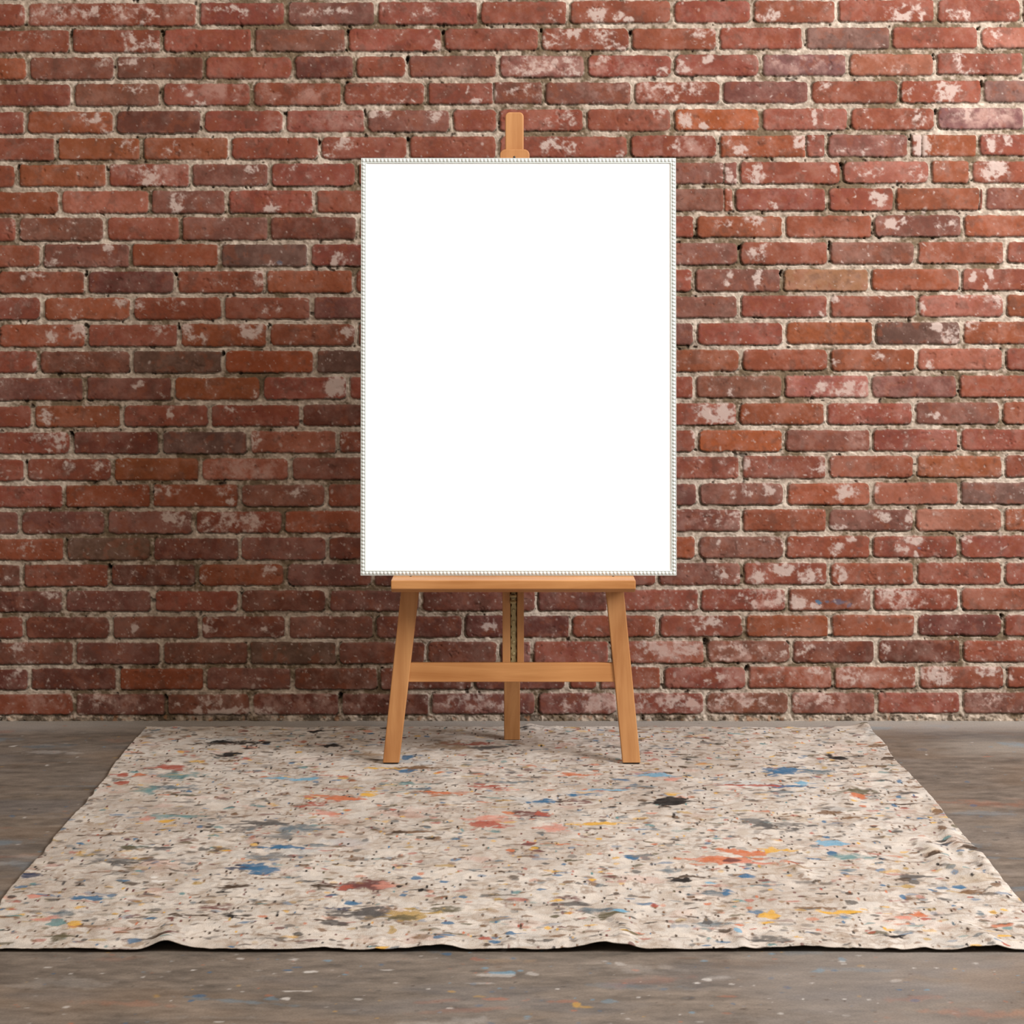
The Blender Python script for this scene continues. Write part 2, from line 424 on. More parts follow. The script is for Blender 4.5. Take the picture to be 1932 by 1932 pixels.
        for _k in range(2):
            cx, cy = x + rng.uniform(-2, 3), top + rng.uniform(1, 9)
            i0, i1 = np.searchsorted(gx, [cx - 16, cx + 16])
            k0, k1 = np.searchsorted(gy, [cy - 16, cy + 16])
            sl = (slice(k0, k1), slice(i0, i1))
            d = np.hypot((jx[sl] - cx) / rng.uniform(2.0, 3.6), (jy[sl] - cy) / rng.uniform(3, 7)) + 1.6 * (fine[sl] - .5)
            m = sstep(1.1, .6, d) * (1 - brickmask[sl])
            H[sl] -= .014 * m
            col[sl] *= (1 - .45 * m)[..., None]

    # lime bloom / old paint
    Wd = np.zeros((ny, nx), np.float32)
    Hz = np.zeros((ny, nx), np.float32)
    qx = PX + 14 * (fbm(PX, PY, 26, 21, 3) - .5)
    qy = PY + 14 * (fbm(PX, PY, 26, 22, 3) - .5)
    for lst, field, soft in ((BLOOM, Wd, 1), (HAZE, Hz, 1)):
        for (cx, cy, rx, ry, s) in lst:
            rx, ry = rx * 1.12 + 2, ry * 1.12 + 2
            i0, i1 = np.searchsorted(gx, [cx - rx * 1.6 - 8, cx + rx * 1.6 + 8])
            k0, k1 = np.searchsorted(gy, [cy - ry * 1.6 - 8, cy + ry * 1.6 + 8])
            sl = (slice(k0, k1), slice(i0, i1))
            r = np.hypot((qx[sl] - cx) / rx, (qy[sl] - cy) / ry)
            field[sl] = np.maximum(field[sl], s * sstep(1.35, .35, r))
    n1 = fbm(PX + 10 * wx, PY + 10 * wy, 15, 23, 5, .66)
    n2 = fbm(PX * .8 + PY * .5 + 12 * wy, PY * .9 - PX * .35 + 12 * wx, 8, 24, 4, .66)
    rid = 1 - np.abs(2 * fbm(PX, PY, 24, 25, 4, .6) - 1)
    rid2 = 1 - np.abs(2 * fbm(qx * .9 + PY * .4, qy - PX * .3, 12, 26, 3, .6) - 1)
    stain = .34 * n1 + .30 * n2 + .20 * rid + .22 * rid2
    right = sstep(500, 1500, PX)
    lowrow = sstep(1240, 1340, PY)
    stain = (stain - stain.mean()) / stain.std()
    thr = 2.75 - .75 * limey - 2.25 * Wd - .10 * right - .18 * lowrow
    w = sstep(thr, thr + .70, stain) * .90
    w2 = sstep(thr - 1.3, thr + .3, stain) * .36 * np.clip(sstep(.05, .5, Wd) + .55 * limey, 0, 1)
    wc = lin((208, 188, 178)) / WK
    w *= (.70 + .3 * brickmask)
    col = mix(col, wc, np.clip(.86 * w + w2 * (1 - w), 0, 1) * (.35 + .65 * brickmask))
    hz = (.14 + .04 * right + .10 * lowrow + .60 * Hz) * sstep(.40, .66, .5 * n1 + .3 * big + .2 * n2) * brickmask
    col = mix(col, lin((196, 158, 146)) / WK, np.clip(hz, 0, .8))
    # blue paint flecks on one brick
    for (cx, cy, rx, ry, s) in [(1545, 1136, 8, 5, .8), (1562, 1133, 6, 3, .4), (1585, 1135, 16, 4, .4), (1604, 1141, 5, 4, .4), (530, 497, 5, 4, .35), (1735, 1033, 4, 3, .4)]:
        i0, i1 = np.searchsorted(gx, [cx - 30, cx + 30])
        k0, k1 = np.searchsorted(gy, [cy - 12, cy + 12])
        sl = (slice(k0, k1), slice(i0, i1))
        r = np.hypot((qx[sl] - cx) / rx, (qy[sl] - cy) / ry) + .9 * (n2[sl] - .5)
        col[sl] = mix(col[sl], lin((70, 116, 146)) / WK, s * sstep(1.1, .7, r))
    # fine paint and lime specks
    for _k in range(8200):
        cx, cy = rng.uniform(-5, 1940), rng.uniform(-5, 1352)
        if rng.random() < .45 and cy < 1000:
            cy = rng.uniform(760, 1352)
        a = abs(rng.gauss(0, .6)) + .8
        b = a * rng.uniform(.6, 1.8)
        if rng.random() < .04:
            a *= rng.uniform(1.3, 2.2); b *= rng.uniform(1.2, 2.4)
        if rng.random() < .12:
            a *= 2.4; b *= .6
        e = max(a, b) * 1.7 + 1
        i0, i1 = np.searchsorted(gx, [cx - e, cx + e])
        k0, k1 = np.searchsorted(gy, [cy - e, cy + e])
        sl = (slice(k0, k1), slice(i0, i1))
        th = rng.uniform(-.7, .7)
        u, v = PX[sl] - cx, PY[sl] - cy
        r = np.hypot((u * math.cos(th) + v * math.sin(th)) / a, (v * math.cos(th) - u * math.sin(th)) / b)
        m = sstep(1.3, .5, r) * rng.uniform(.18, .62)
        if rng.random() < .10:
            col[sl] = mix(col[sl], lin((60, 32, 24)) / WK, m)
        else:
            col[sl] = mix(col[sl], wc, m * .85)
    X = (PX - 966.0) / SW
    Z = (BASE - PY) / SW
    mat = pigment_mat('brick_and_mortar', .86, .22, 900, .10, .25, 700)
    o = grid_mesh('wall_back', X, -H, Z, col, mat, True, 0.14, 1)
    o['kind'] = 'structure'
    o['label'] = 'old red brick wall with beige mortar and white paint bloom'
    return o


# ------------------------------------------------------------------ floor and drop cloth share a splash painter
PAL = {'k': (38, 34, 33), 'g': (88, 84, 82), 's': (98, 112, 120), 'n': (58, 66, 90), 'b': (60, 106, 142), 'l': (120, 168, 194), 't': (98, 138, 140),
       'r': (168, 88, 72), 'o': (196, 114, 78), 'y': (218, 168, 70), 'c': (178, 148, 92), 'm': (108, 66, 62), 'p': (208, 140, 122), 'w': (232, 226, 220),
       'h': (122, 92, 68), 'v': (96, 88, 66), 'd': (74, 58, 46), 'e': (160, 136, 112), 'u': (120, 118, 116)}
PALL = {k: lin(v) for k, v in PAL.items()}


def floor_xy(px, py):
    d = F * CAM_Z / (py - HOR)
    return (px - 966.0) * d / F, CAM_Y + d


def build_floor():
    gx = np.concatenate([np.arange(-4.5, -1.5, .06), np.arange(-1.46, 1.46, .0030), np.arange(1.5, 4.5, .06)])
    gy = np.concatenate([np.arange(-6.5, -2.0, .09), np.arange(-1.95, -1.49, .0030), np.arange(-1.49, 0.06, .0042)])
    X, Y = np.meshgrid(gx.astype(np.float32), gy.astype(np.float32))
    A = fbm(X * .35, Y, .10, 51, 5, .6)
    B = fbm(X * .30, Y, .030, 52, 4, .65)
    C = fbm(X, Y, .55, 53, 4)
    D = fbm(X * .35, Y + .004 * vnoise(X * 40, Y * 40, 59), .016, 54, 4, .68)
    K = 1 / 1.86
    col = np.empty(X.shape + (3,), np.float32)
    col[:] = lin((127, 115, 104)) * K
    col *= (.52 + .46 * A + .50 * B)[..., None]
    col *= (.40 + 1.2 * D)[..., None]
    col = mix(col, lin((160, 152, 146)) * K, .45 * sstep(.54, .75, C))
    col = mix(col, lin((146, 118, 92)) * K, .26 * sstep(.52, .70, fbm(X * .4, Y, .16, 55, 4)))
    col = mix(col, lin((118, 122, 130)) * K, .20 * sstep(.54, .70, fbm(X * .4, Y, .13, 56, 4)))
    # pale patch at the right by the wall; grey wall strip painted lighter to offset shade
    col = mix(col, lin((190, 180, 168)) * K, .55 * sstep(1, 0, np.hypot((X - 1.16) / .30, (Y + .28) / .12) + .8 * (A - .5)))
    col = mix(col, lin((206, 198, 190)) * K, .60 * sstep(-.16, -.03, Y + .06 * (A - .5)))
    rng = random.Random(77)
    nzx = fbm(X, Y, .02, 57, 3, .6) - .5

    def splash(x, y, a, b, key, s, th=0.0, rag=.9, soft=.35):
        nonlocal col
        e = max(a, b) * 1.7
        i0, i1 = np.searchsorted(gx, [x - e, x + e])
        k0, k1 = np.searchsorted(gy, [y - e, y + e])
        if i1 - i0 < 1 or k1 - k0 < 1:
            return
        sl = (slice(k0, k1), slice(i0, i1))
        u, v = X[sl] - x, Y[sl] - y
        r = np.hypot((u * math.cos(th) + v * math.sin(th)) / a, (v * math.cos(th) - u * math.sin(th)) / b) + rag * 2 * nzx[sl]
        col[sl] = mix(col[sl], PALL[key] * K, s * sstep(1 + soft, 1 - soft, r))

    for _k in range(2300):
        x = rng.uniform(-1.45, 1.45)
        y = rng.uniform(-1.94, -1.5) if rng.random() < .45 else rng.uniform(-1.5, 0)
        a = rng.uniform(.0010, .0026)
        key = rng.choice('wwwwwellbbykkhddoouu')
        if rng.random() < .05:
            a *= 2.2
        splash(x, y, a * rng.uniform(.8, 2.2), a * rng.uniform(.8, 1.7), key, rng.uniform(.15, .6), rng.uniform(-.5, .5))
    for _k in range(420):      # faint scuffs and smears
        splash(rng.uniform(-1.45, 1.45), rng.uniform(-1.94, -.05), rng.uniform(.02, .07), rng.uniform(.004, .02),
               rng.choice('eewulohd'), rng.uniform(.08, .25), rng.uniform(-.25, .25), 1.4, .7)
    # splashes one can make out: pixel x, y, half-width, half-height, pigment, strength
    for (px, py, rx, ry, key, s) in [
        (930, 1812, 60, 7, 'e', .6), (905, 1810, 22, 5, 'r', .5), (968, 1808, 9, 5, 'b', .7), (917, 1826, 12, 4, 'l', .8), (945, 1835, 22, 4, 'l', .8),
        (905, 1832, 18, 3, 'k', .5), (925, 1840, 30, 4, 'w', .5), (1000, 1838, 12, 4, 'w', .5), (905, 1855, 25, 3, 'w', .4), (893, 1856, 6, 5, 'b', .4),
        (843, 1800, 11, 4, 'b', .8), (547, 1831, 10, 3, 'b', .9), (560, 1825, 8, 2, 'b', .6), (548, 1834, 12, 2, 'w', .9), (555, 1809, 13, 4, 'w', .7),
        (583, 1834, 12, 3, 'w', .9), (612, 1812, 12, 4, 'l', .6), (300, 1833, 10, 2, 'w', .8), (270, 1834, 6, 2, 'l', .7), (396, 1835, 5, 3, 'b', .9),
        (365, 1830, 5, 2, 'w', .8), (375, 1879, 9, 3, 'b', .8), (360, 1888, 4, 2, 'b', .9), (323, 1888, 3, 2, 'w', .9), (541, 1884, 8, 4, 'w', .9),
        (560, 1870, 24, 2, 'w', .7), (510, 1885, 10, 7, 'l', .4), (505, 1878, 10, 4, 'o', .5), (230, 1806, 5, 3, 'b', .8), (125, 1811, 4, 2, 'b', .7),
        (85, 1857, 5, 3, 'b', .6), (295, 1880, 6, 4, 'y', .4), (675, 1885, 14, 3, 'w', .6), (730, 1830, 12, 2, 'w', .6), (718, 1820, 5, 3, 'b', .6),
        (940, 1885, 40, 4, 'o', .5), (900, 1880, 20, 4, 'y', .4), (905, 1897, 12, 5, 'b', .5), (1085, 1895, 7, 4, 'y', .8), (1110, 1900, 20, 3, 'y', .6),
        (1085, 1907, 8, 3, 'o', .6), (1150, 1890, 15, 6, 'l', .4), (1060, 1890, 20, 4, 'o', .4), (1314, 1855, 7, 3, 'w', .95), (1333, 1848, 9, 3, 'w', .7),
        (1535, 1832, 14, 4, 'l', .4), (1652, 1806, 6, 4, 'o', .5), (1515, 1885, 3, 2, 'w', .9), (1593, 1885, 3, 2, 'w', .8), (1485, 1863, 5, 3, 'b', .5),
        (1725, 1888, 8, 3, 'b', .5), (1455, 1845, 7, 5, 'b', .4), (1367, 1880, 18, 3, 'o', .4), (1300, 1808, 20, 3, 'h', .4), (1150, 1818, 6, 3, 'l', .5),
        (25, 1540, 6, 3, 'b', .6), (130, 1545, 10, 3, 'n', .4), (25, 1408, 5, 2, 'w', .8), (88, 1444, 3, 2, 'w', .8), (46, 1543, 3, 2, 'w', .6), (1825, 1475, 4, 2, 'b', .6),
        (1835, 1520, 6, 3, 'b', .6), (1850, 1540, 6, 3, 'b', .5), (1748, 1424, 4, 3, 'w', .7), (1740, 1414, 14, 3, 'b', .25), (1880, 1585, 7, 2, 'g', .6), (1855, 1560, 12, 3, 's', .4)]:
        x, y = floor_xy(px, py)
        d = y - CAM_Y
        fs = (py - HOR) / F
        splash(x, y, rx * d / F * .9, ry * d / F / fs * .62, key, s * .8, 0, 1.5)
    mat = pigment_mat('painted_concrete', .62, .35, 260, .14, .22, 160)
    o = grid_mesh('floor', X, Y, np.zeros_like(X), col, mat, False, -0.08, 2)
    o['kind'] = 'structure'
    o['label'] = 'worn brown grey concrete floor flecked with old paint'
    return o


# ------------------------------------------------------------------ the drop cloth
CLOTH_MARKS = [
 (443,1407,35,3.5,'k'),(410,1409,40,1.5,'d'),(432,1431,20,5,'k'),(607,1385,16,3,'k'),(627,1413,17,2.5,'k'),(1262,1520,26,5.5,'k'),(1445,1562,36,11,'g'),(1421,1551,20,5,'u'),
 (495,1560,42,8,'g'),(545,1573,36,7,'s'),(225,1634,26,5,'g'),(250,1628,40,3,'u'),(445,1680,20,5,'d'),(422,1690,9,3,'k'),(384,1734,22,3.5,'d'),(438,1734,17,4,'k'),(398,1720,20,6,'m'),
 (459,1746,10,4,'b'),(449,1646,22,4,'n'),(493,1646,20,8,'b'),(482,1620,18,4,'s'),(514,1622,20,5,'u'),(113,1776,22,8,'v'),(296,1780,15,4,'d'),(320,1774,10,3,'m'),
 (116,1731,20,5,'s'),(176,1701,22,3,'b'),(55,1657,11,6,'n'),(306,1607,14,4,'g'),(246,1604,12,4,'v'),(318,1572,14,2,'k'),(317,1548,28,5,'t'),(310,1555,16,3,'y'),(272,1552,14,4,'p'),
 (327,1493,30,6,'s'),(278,1497,14,6,'t'),(340,1470,26,6,'t'),(458,1461,26,4,'s'),(317,1454,25,5,'r'),(230,1467,10,3,'r'),(262,1467,8,3,'o'),(232,1482,9,3,'r'),(627,1512,30,5,'o'),
 (598,1527,22,4,'r'),(610,1541,25,4,'p'),(528,1475,15,4,'l'),(574,1477,20,3,'l'),(640,1470,18,2,'o'),(669,1678,26,8,'m'),(651,1681,10,4,'r'),(612,1678,20,4,'d'),(590,1670,18,3,'g'),
 (662,1727,36,7,'g'),(640,1722,20,4,'n'),(665,1711,10,3,'b'),(627,1748,16,5,'g'),(598,1743,14,3,'d'),(581,1783,15,3,'m'),(563,1787,7,2,'b'),(528,1586,30,6,'u'),(530,1605,20,3,'b'),
 (708,1678,20,7,'m'),(735,1678,14,5,'p'),(680,1731,36,7,'g'),(778,1734,26,9,'c'),(760,1740,16,4,'v'),(831,1727,30,7,'v'),(822,1730,20,4,'c'),(792,1687,10,3,'k'),(754,1680,8,3,'k'),(785,1662,8,4,'b'),
 (764,1697,8,4,'b'),(740,1762,8,7,'c'),(845,1750,8,2,'b'),(828,1780,8,3,'b'),(933,1785,8,3,'b'),(912,1778,12,2.5,'r'),(967,1771,10,4,'b'),(1078,1703,16,5,'m'),(1081,1713,22,3,'g'),
 (1148,1734,22,6,'v'),(1123,1724,20,5,'s'),(1170,1728,10,3,'l'),(1144,1662,12,5,'m'),(1194,1623,9,4,'b'),(1218,1621,12,4,'u'),(1260,1651,15,5,'s'),(1285,1669,16,3.5,'k'),(1305,1661,16,2,'d'),
 (1032,1518,20,4,'b'),(1081,1516,18,5,'m'),(1058,1516,8,4,'d'),(1106,1505,25,2.5,'b'),(1187,1491,22,4,'s'),(1150,1497,30,2,'l'),(930,1490,22,5,'r'),(958,1496,14,4,'p'),(1000,1541,20,5,'m'),
 (1024,1541,10,4,'r'),(926,1551,28,6,'p'),(920,1562,25,4,'r'),(947,1568,12,3,'r'),(1042,1569,25,6,'p'),(796,1576,50,2.5,'h'),(754,1577,12,3,'d'),(768,1458,16,4,'b'),(725,1455,35,3,'y'),
 (790,1454,45,3,'h'),(757,1485,26,3,'t'),(792,1493,14,4,'s'),(831,1502,28,3,'o'),(769,1432,9,3,'b'),(880,1409,28,3.5,'r'),(700,1428,30,6,'e'),(848,1414,36,8,'e'),(922,1416,25,4,'g'),
 (1240,1468,25,3,'l'),(1271,1475,14,4,'p'),(1092,1468,22,4,'o'),(958,1481,28,2.5,'s'),(961,1611,8,3,'o'),(958,1539,8,3,'o'),(990,1600,10,2,'m'),(1070,1629,12,3,'v'),(949,1652,9,3,'d'),
 (700,1505,12,4,'y'),(1120,1560,40,2.5,'y'),(1477,1461,26,5,'b'),(1541,1461,18,5,'s'),(1488,1488,30,2.5,'b'),(1511,1482,10,4,'l'),(1417,1488,36,1.8,'r'),(1625,1500,18,6,'v'),(1621,1509,10,3,'o'),
 (1477,1502,25,4,'s'),(1562,1541,18,3.5,'h'),(1600,1549,26,2,'h'),(1724,1490,18,3,'h'),(1713,1505,14,2,'g'),(1713,1523,22,3,'d'),(1688,1525,7,4,'b'),(1699,1482,7,4,'b'),(1711,1552,8,3,'b'),
 (1386,1615,36,5,'o'),(1368,1630,40,7,'o'),(1407,1636,22,5,'p'),(1380,1630,9,3.5,'m'),(1328,1606,8,4,'r'),(1470,1611,18,4,'y'),(1534,1629,9,4,'b'),(1560,1586,5,3,'b'),(1569,1599,14,4,'l'),
 (1569,1618,6,3,'b'),(1614,1625,26,5,'t'),(1495,1646,22,6,'e'),(1410,1662,9,3,'b'),(1449,1678,26,4,'s'),(1343,1673,12,5,'l'),(1343,1694,22,4,'s'),(1368,1692,6,3,'b'),(1540,1722,22,4.5,'h'),
 (1558,1730,12,3,'y'),(1611,1729,30,3,'y'),(1635,1725,8,4,'y'),(1452,1736,14,6,'y'),(1452,1750,16,3,'y'),(1347,1750,28,4,'s'),(1336,1744,8,5,'g'),(1365,1764,12,3,'d'),(1393,1769,5,7,'l'),(1442,1783,25,6,'g'),
 (1688,1776,13,3,'k'),(1720,1660,20,3,'g'),(1705,1666,9,2.5,'d'),(1726,1671,6,2.5,'g'),(1710,1680,14,3,'c'),(1811,1681,9,3,'b'),(1704,1701,5,3,'b'),(1829,1690,15,4,'h'),(1811,1722,6,3,'l'),(1800,1716,4,2,'b'),
 (1597,1650,12,5,'s'),(1605,1656,10,4,'g'),(1798,1565,8,4,'v'),(1833,1613,10,7,'d'),(1780,1576,5,7,'h'),(1769,1625,12,3,'d'),(1852,1645,7,2.5,'d'),(1871,1665,5,2.5,'d'),(1834,1664,4,3,'k'),
 (1678,1436,10,4,'d'),(1655,1412,18,3,'h'),(1582,1435,10,4,'k'),(1566,1432,6,3,'k'),(1334,1453,7,2,'k'),(1640,1376,10,4,'v'),(1850,1730,8,6,'s'),(1735,1733,9,4,'o'),(1700,1738,10,3,'p'),
 (1770,1538,10,3,'h'),(1745,1563,8,4,'p'),(1060,1600,22,2,'o'),(290,1662,5,2,'w'),(297,1670,14,5,'w'),(310,1668,16,3,'w'),(85,1740,16,5,'p'),(30,1735,12,3,'t'),(105,1750,8,5,'t'),(143,1750,6,5,'y'),(65,1698,10,3,'p')]
FOLDS = [  # image points, amplitude (m), half width (m)
 ([(1700, 1585), (1745, 1600), (1790, 1645), (1850, 1665), (1900, 1720)], .011, .020),
 ([(1776, 1560), (1795, 1590), (1830, 1625)], .010, .016),
 ([(1830, 1600), (1860, 1640), (1905, 1700)], .008, .014),
 ([(1460, 1628), (1500, 1645), (1530, 1665)], .006, .014),
 ([(1790, 1740), (1850, 1775), (1880, 1792)], .010, .014),
 ([(1630, 1745), (1660, 1770), (1680, 1792)], .005, .012),
 ([(1385, 1750), (1400, 1792)], .005, .010),
 ([(1600, 1480), (1605, 1500), (1595, 1530)], .004, .016),
 ([(1150, 1700), (1175, 1750), (1178, 1792)], .009, .018),
 ([(965, 1720), (962, 1790)], .004, .012),
 ([(330, 1715), (322, 1760), (316, 1792)], .007, .020),
 ([(1700, 1510), (1760, 1500)], .005, .016),
 ([(1715, 1525), (1745, 1528), (1775, 1540)], .005, .012),
]


def build_cloth():
    nu, nv = 900, 560
    # image quad of the cloth: back edge y 1376, front edge y 1797
    u = np.linspace(0, 1, nu)
    yb = floor_xy(0, 1376.0)[1]
    yf = floor_xy(0, 1797.0)[1]
    v = np.linspace(0, 1, nv)
    xl0, xr0 = floor_xy(278, 1376)[0], floor_xy(1637, 1376)[0]
    xl1, xr1 = floor_xy(-75, 1797)[0], floor_xy(2006, 1797)[0]
    U, V = np.meshgrid(u, v)
    wob = lambda s, a, t: a * (vnoise(t * 9.0, t * 0 + s, 60 + s) - .5)
    XL = xl0 + (xl1 - xl0) * v + wob(1, .012, v) + wob(2, .004, v * 5)
    XR = xr0 + (xr1 - xr0) * v + wob(3, .010, v) + wob(4, .004, v * 5)
    X = XL[:, None] * (1 - U) + XR[:, None] * U
    YB = yb + wob(5, .012, u) + wob(6, .006, u * 4)
    YF = yf + wob(7, .004, u * 3)
    Y = YB[None, :] * (1 - V) + YF[None, :] * V
    X = X.astype(np.float32)
    Y = Y.astype(np.float32)
    # relief
    Z = .0022 + .0040 * (fbm(X, Y, .16, 61, 4, .5) - .35).clip(0)
    Z += .0026 * fbm(X + .02 * (fbm(X, Y, .05, 64, 2) - .5), Y, .035, 62, 3, .55)
    crk = 1 - np.abs(2 * fbm(X, Y, .05, 63, 3, .55) - 1)
    Z += .0022 * crk ** 3
    for pts, amp, hw in FOLDS:
        P = [floor_xy(*p) for p in pts]
        best = np.full(X.shape, 9.0, np.float32)
        tt = np.zeros(X.shape, np.float32)
        n = len(P) - 1
        for k in range(n):
            (ax, ay), (bx, by) = P[k], P[k + 1]
            L2 = (bx - ax) ** 2 + (by - ay) ** 2
            t = np.clip(((X - ax) * (bx - ax) + (Y - ay) * (by - ay)) / L2, 0, 1)
            d = np.hypot(X - ax - t * (bx - ax), Y - ay - t * (by - ay))
            m = d < best
            best = np.where(m, d, best)
            tt = np.where(m, (k + t) / n, tt)
        open_end = pts[-1][1] > 1785
        env = np.abs(np.sin(np.pi * np.clip(tt, 0.02, .98))) ** .6 if not open_end else tt ** .7
        Z += amp * env * np.exp(-(best / hw) ** 2)
    # front hem lifts off the floor in a few places
    for (px, h, wl, wr) in [(310, .0075, .030, .050), (835, .0062, .055, .022), (1140, .0070, .040, .020), (1155, .003, .05, .02), (600, .002, .03, .03), (1510, .0048, .030, .040), (1740, .0036, .02, .02), (1855, .0052, .035, .020), (130, .002, .04, .04)]:
        x = floor_xy(px, 1797)[0]
        dx = X - x
        Z += h * np.exp(-(dx / np.where(dx < 0, wl, wr)) ** 2) * np.exp(-((Y - yf) / .07) ** 2)
    # curled back corner on the right and the bump behind the rear leg
    cx, cy = floor_xy(1634, 1377)
    Z += .010 * np.exp(-((X - cx) / .020) ** 2 - ((Y - cy) / .05) ** 2)
    bx, by = floor_xy(998, 1378)
    Z += .0075 * np.exp(-((X - bx) / .022) ** 2 - ((Y - by) / .04) ** 2)
    # the feet press it flat
    for (px, py) in [(740, 1443), (1191, 1443), (966, 1400)]:
        fx, fy = floor_xy(px, py)
        m = np.exp(-(((X - fx) / .05) ** 2 + ((Y - fy - .012) / .05) ** 2) ** 2)
        Z = Z * (1 - m) + .0025 * m

    # pigment
    K = 1 / 1.5
    col = np.empty(X.shape + (3,), np.float32)
    col[:] = lin((205, 196, 187)) * K
    a = fbm(X, Y, .030, 65, 4, .6)
    b = fbm(X, Y, .22, 66, 4)
    c = 1 - np.abs(2 * fbm(X, Y * .6, .022, 67, 3, .55) - 1)
    c2 = 1 - np.abs(2 * fbm(X * .5, Y, .05, 70, 4, .6) - 1)
    col = mix(col, lin((222, 210, 198)) * K, .7 * sstep(.5, .68, a))
    col = mix(col, lin((178, 158, 138)) * K, .40 * sstep(.48, .32, a))
    col = mix(col, lin((178, 164, 152)) * K, .50 * sstep(.50, .70, b))
    col = mix(col, lin((140, 114, 92)) * K, .42 * sstep(.88, .985, c) * sstep(.40, .62, fbm(X, Y, .06, 68, 3)))
    col = mix(col, lin((150, 126, 104)) * K, .35 * sstep(.90, .99, c2))
    rng = random.Random(12)
    nz = (fbm(X, Y, .014, 69, 3, .6) - .5).astype(np.float32)
    nb = (fbm(X * .8, Y, .032, 71, 4, .66) - .5).astype(np.float32)
    xl, dxl = XL, XR - XL

    def splash(x, y, ax, ay, key, s, th=0.0, rag=1.6, soft=.18, big=False):
        e = max(ax, ay) * (2.0 if big else 1.6)
        k0 = int(np.clip((yb - (y + e)) / (yb - yf) * (nv - 1) - 3, 0, nv - 1))
        k1 = int(np.clip((yb - (y - e)) / (yb - yf) * (nv - 1) + 4, 0, nv))
        if k1 <= k0:
            return
        km = (k0 + k1) // 2
        i0 = int(np.clip((x - e - xl[km]) / dxl[km] * (nu - 1) - 6, 0, nu - 1))
        i1 = int(np.clip((x + e - xl[km]) / dxl[km] * (nu - 1) + 7, 0, nu))
        if i1 <= i0:
            return
        sl = (slice(k0, k1), slice(i0, i1))
        uu, vv = X[sl] - x, Y[sl] - y
        ct, sn = math.cos(th), math.sin(th)
        r = np.hypot((uu * ct + vv * sn) / ax, (vv * ct - uu * sn) / ay)
        r = r + (rag * nb[sl] * 1.9 + .8 * nz[sl] if big else rag * nz[sl])
        col[sl] = mix(col[sl], PALL[key] * K, s * sstep(1 + soft, 1 - soft, r))

    # washed out smears
    for _k in range(260):
        x, y = rng.uniform(-1.0, 1.0), rng.uniform(yf, yb)
        splash(x, y, rng.uniform(.012, .045), rng.uniform(.008, .026), rng.choice('eeeeuuuslppohc'), rng.uniform(.08, .26), rng.uniform(-.3, .3), 2.4, .6, True)
    # everyday drips
    for _k in range(8200):
        x, y = rng.uniform(-1.05, 1.05), rng.uniform(yf, yb)
        key = rng.choice('kkkddddddhhhhhhhheeegggguurrroooyybbbssttymmvvcc')
        s = rng.uniform(.38, 1.0)
        q = rng.random()
        th = rng.gauss(0, .22)
        if q < .40:                               # round dots
            a_ = rng.uniform(.0014, .0026)
            splash(x, y, a_, a_ * rng.uniform(2.2, 3.4), rng.choice('kkdddmhh') if rng.random() < .6 else key, min(1, s * 1.25), 0, .5, .3)
        elif q < .52:                             # fine dark wriggles
            a_ = rng.uniform(.006, .014)
            splash(x, y, a_, rng.uniform(.0018, .0034), rng.choice('kddhhhgv'), s * .8, rng.gauss(0, .3), 3.0, .3)
        elif q < .90:                             # short streaks
            a_ = rng.uniform(.004, .0105)
            splash(x, y, a_, rng.uniform(.0030, .0072), key, s * .9, th, 2.2, .26)
        else:
            a_ = rng.uniform(.010, .020)
            splash(x, y, a_, rng.uniform(.0035, .0085), key, s * .75, th, 2.8, .35)
    # the marks one can single out
    for (px, py, rx, ry, key) in CLOTH_MARKS:
        x, y = floor_xy(px, py)
        d = y - CAM_Y
        fs = (py - HOR) / F
        soft, s = (.45, .80 if key in 'gvm' else .62) if key in 'eupgstvm' and rx > 12 else (.22, .96 if key == 'k' else .84)
        ax, ay = rx * d / F * .95, ry * d / F / fs * .80
        splash(x, y, ax, ay, key, s, 0, 2.7, soft, True)
        if rx > 8:                                # drawn-out tails
            for _k in range(2):
                splash(x + rng.uniform(-1, 1) * ax, y + rng.uniform(-.5, .5) * ay, ax * rng.uniform(.9, 1.7), ay * rng.uniform(.22, .40), key, s * .85, rng.gauss(0, .1), 2.2, .35)
        if rx > 16:                               # satellites round the larger ones
            for _k in range(7):
                splash(x + rng.gauss(0, ax * 1.1), y + rng.gauss(0, ay * 1.3), ax * rng.uniform(.12, .4), ay * rng.uniform(.10, .35), key, s * rng.uniform(.5, .9), 0, 2.4, .35)
    mat = pigment_mat('canvas_cloth', .92, .15, 520, .12, .55, 420)
    o = grid_mesh('drop_cloth', X[::-1], Y[::-1], Z[::-1], col[::-1], mat, True)
    md = o.modifiers.new('cloth_thickness', 'SOLIDIFY')
    md.thickness = .0016
    md.offset = 1
    tag(o, 'beige canvas drop cloth covered in paint splatters, spread on the floor under the easel', 'drop cloth')
    return o


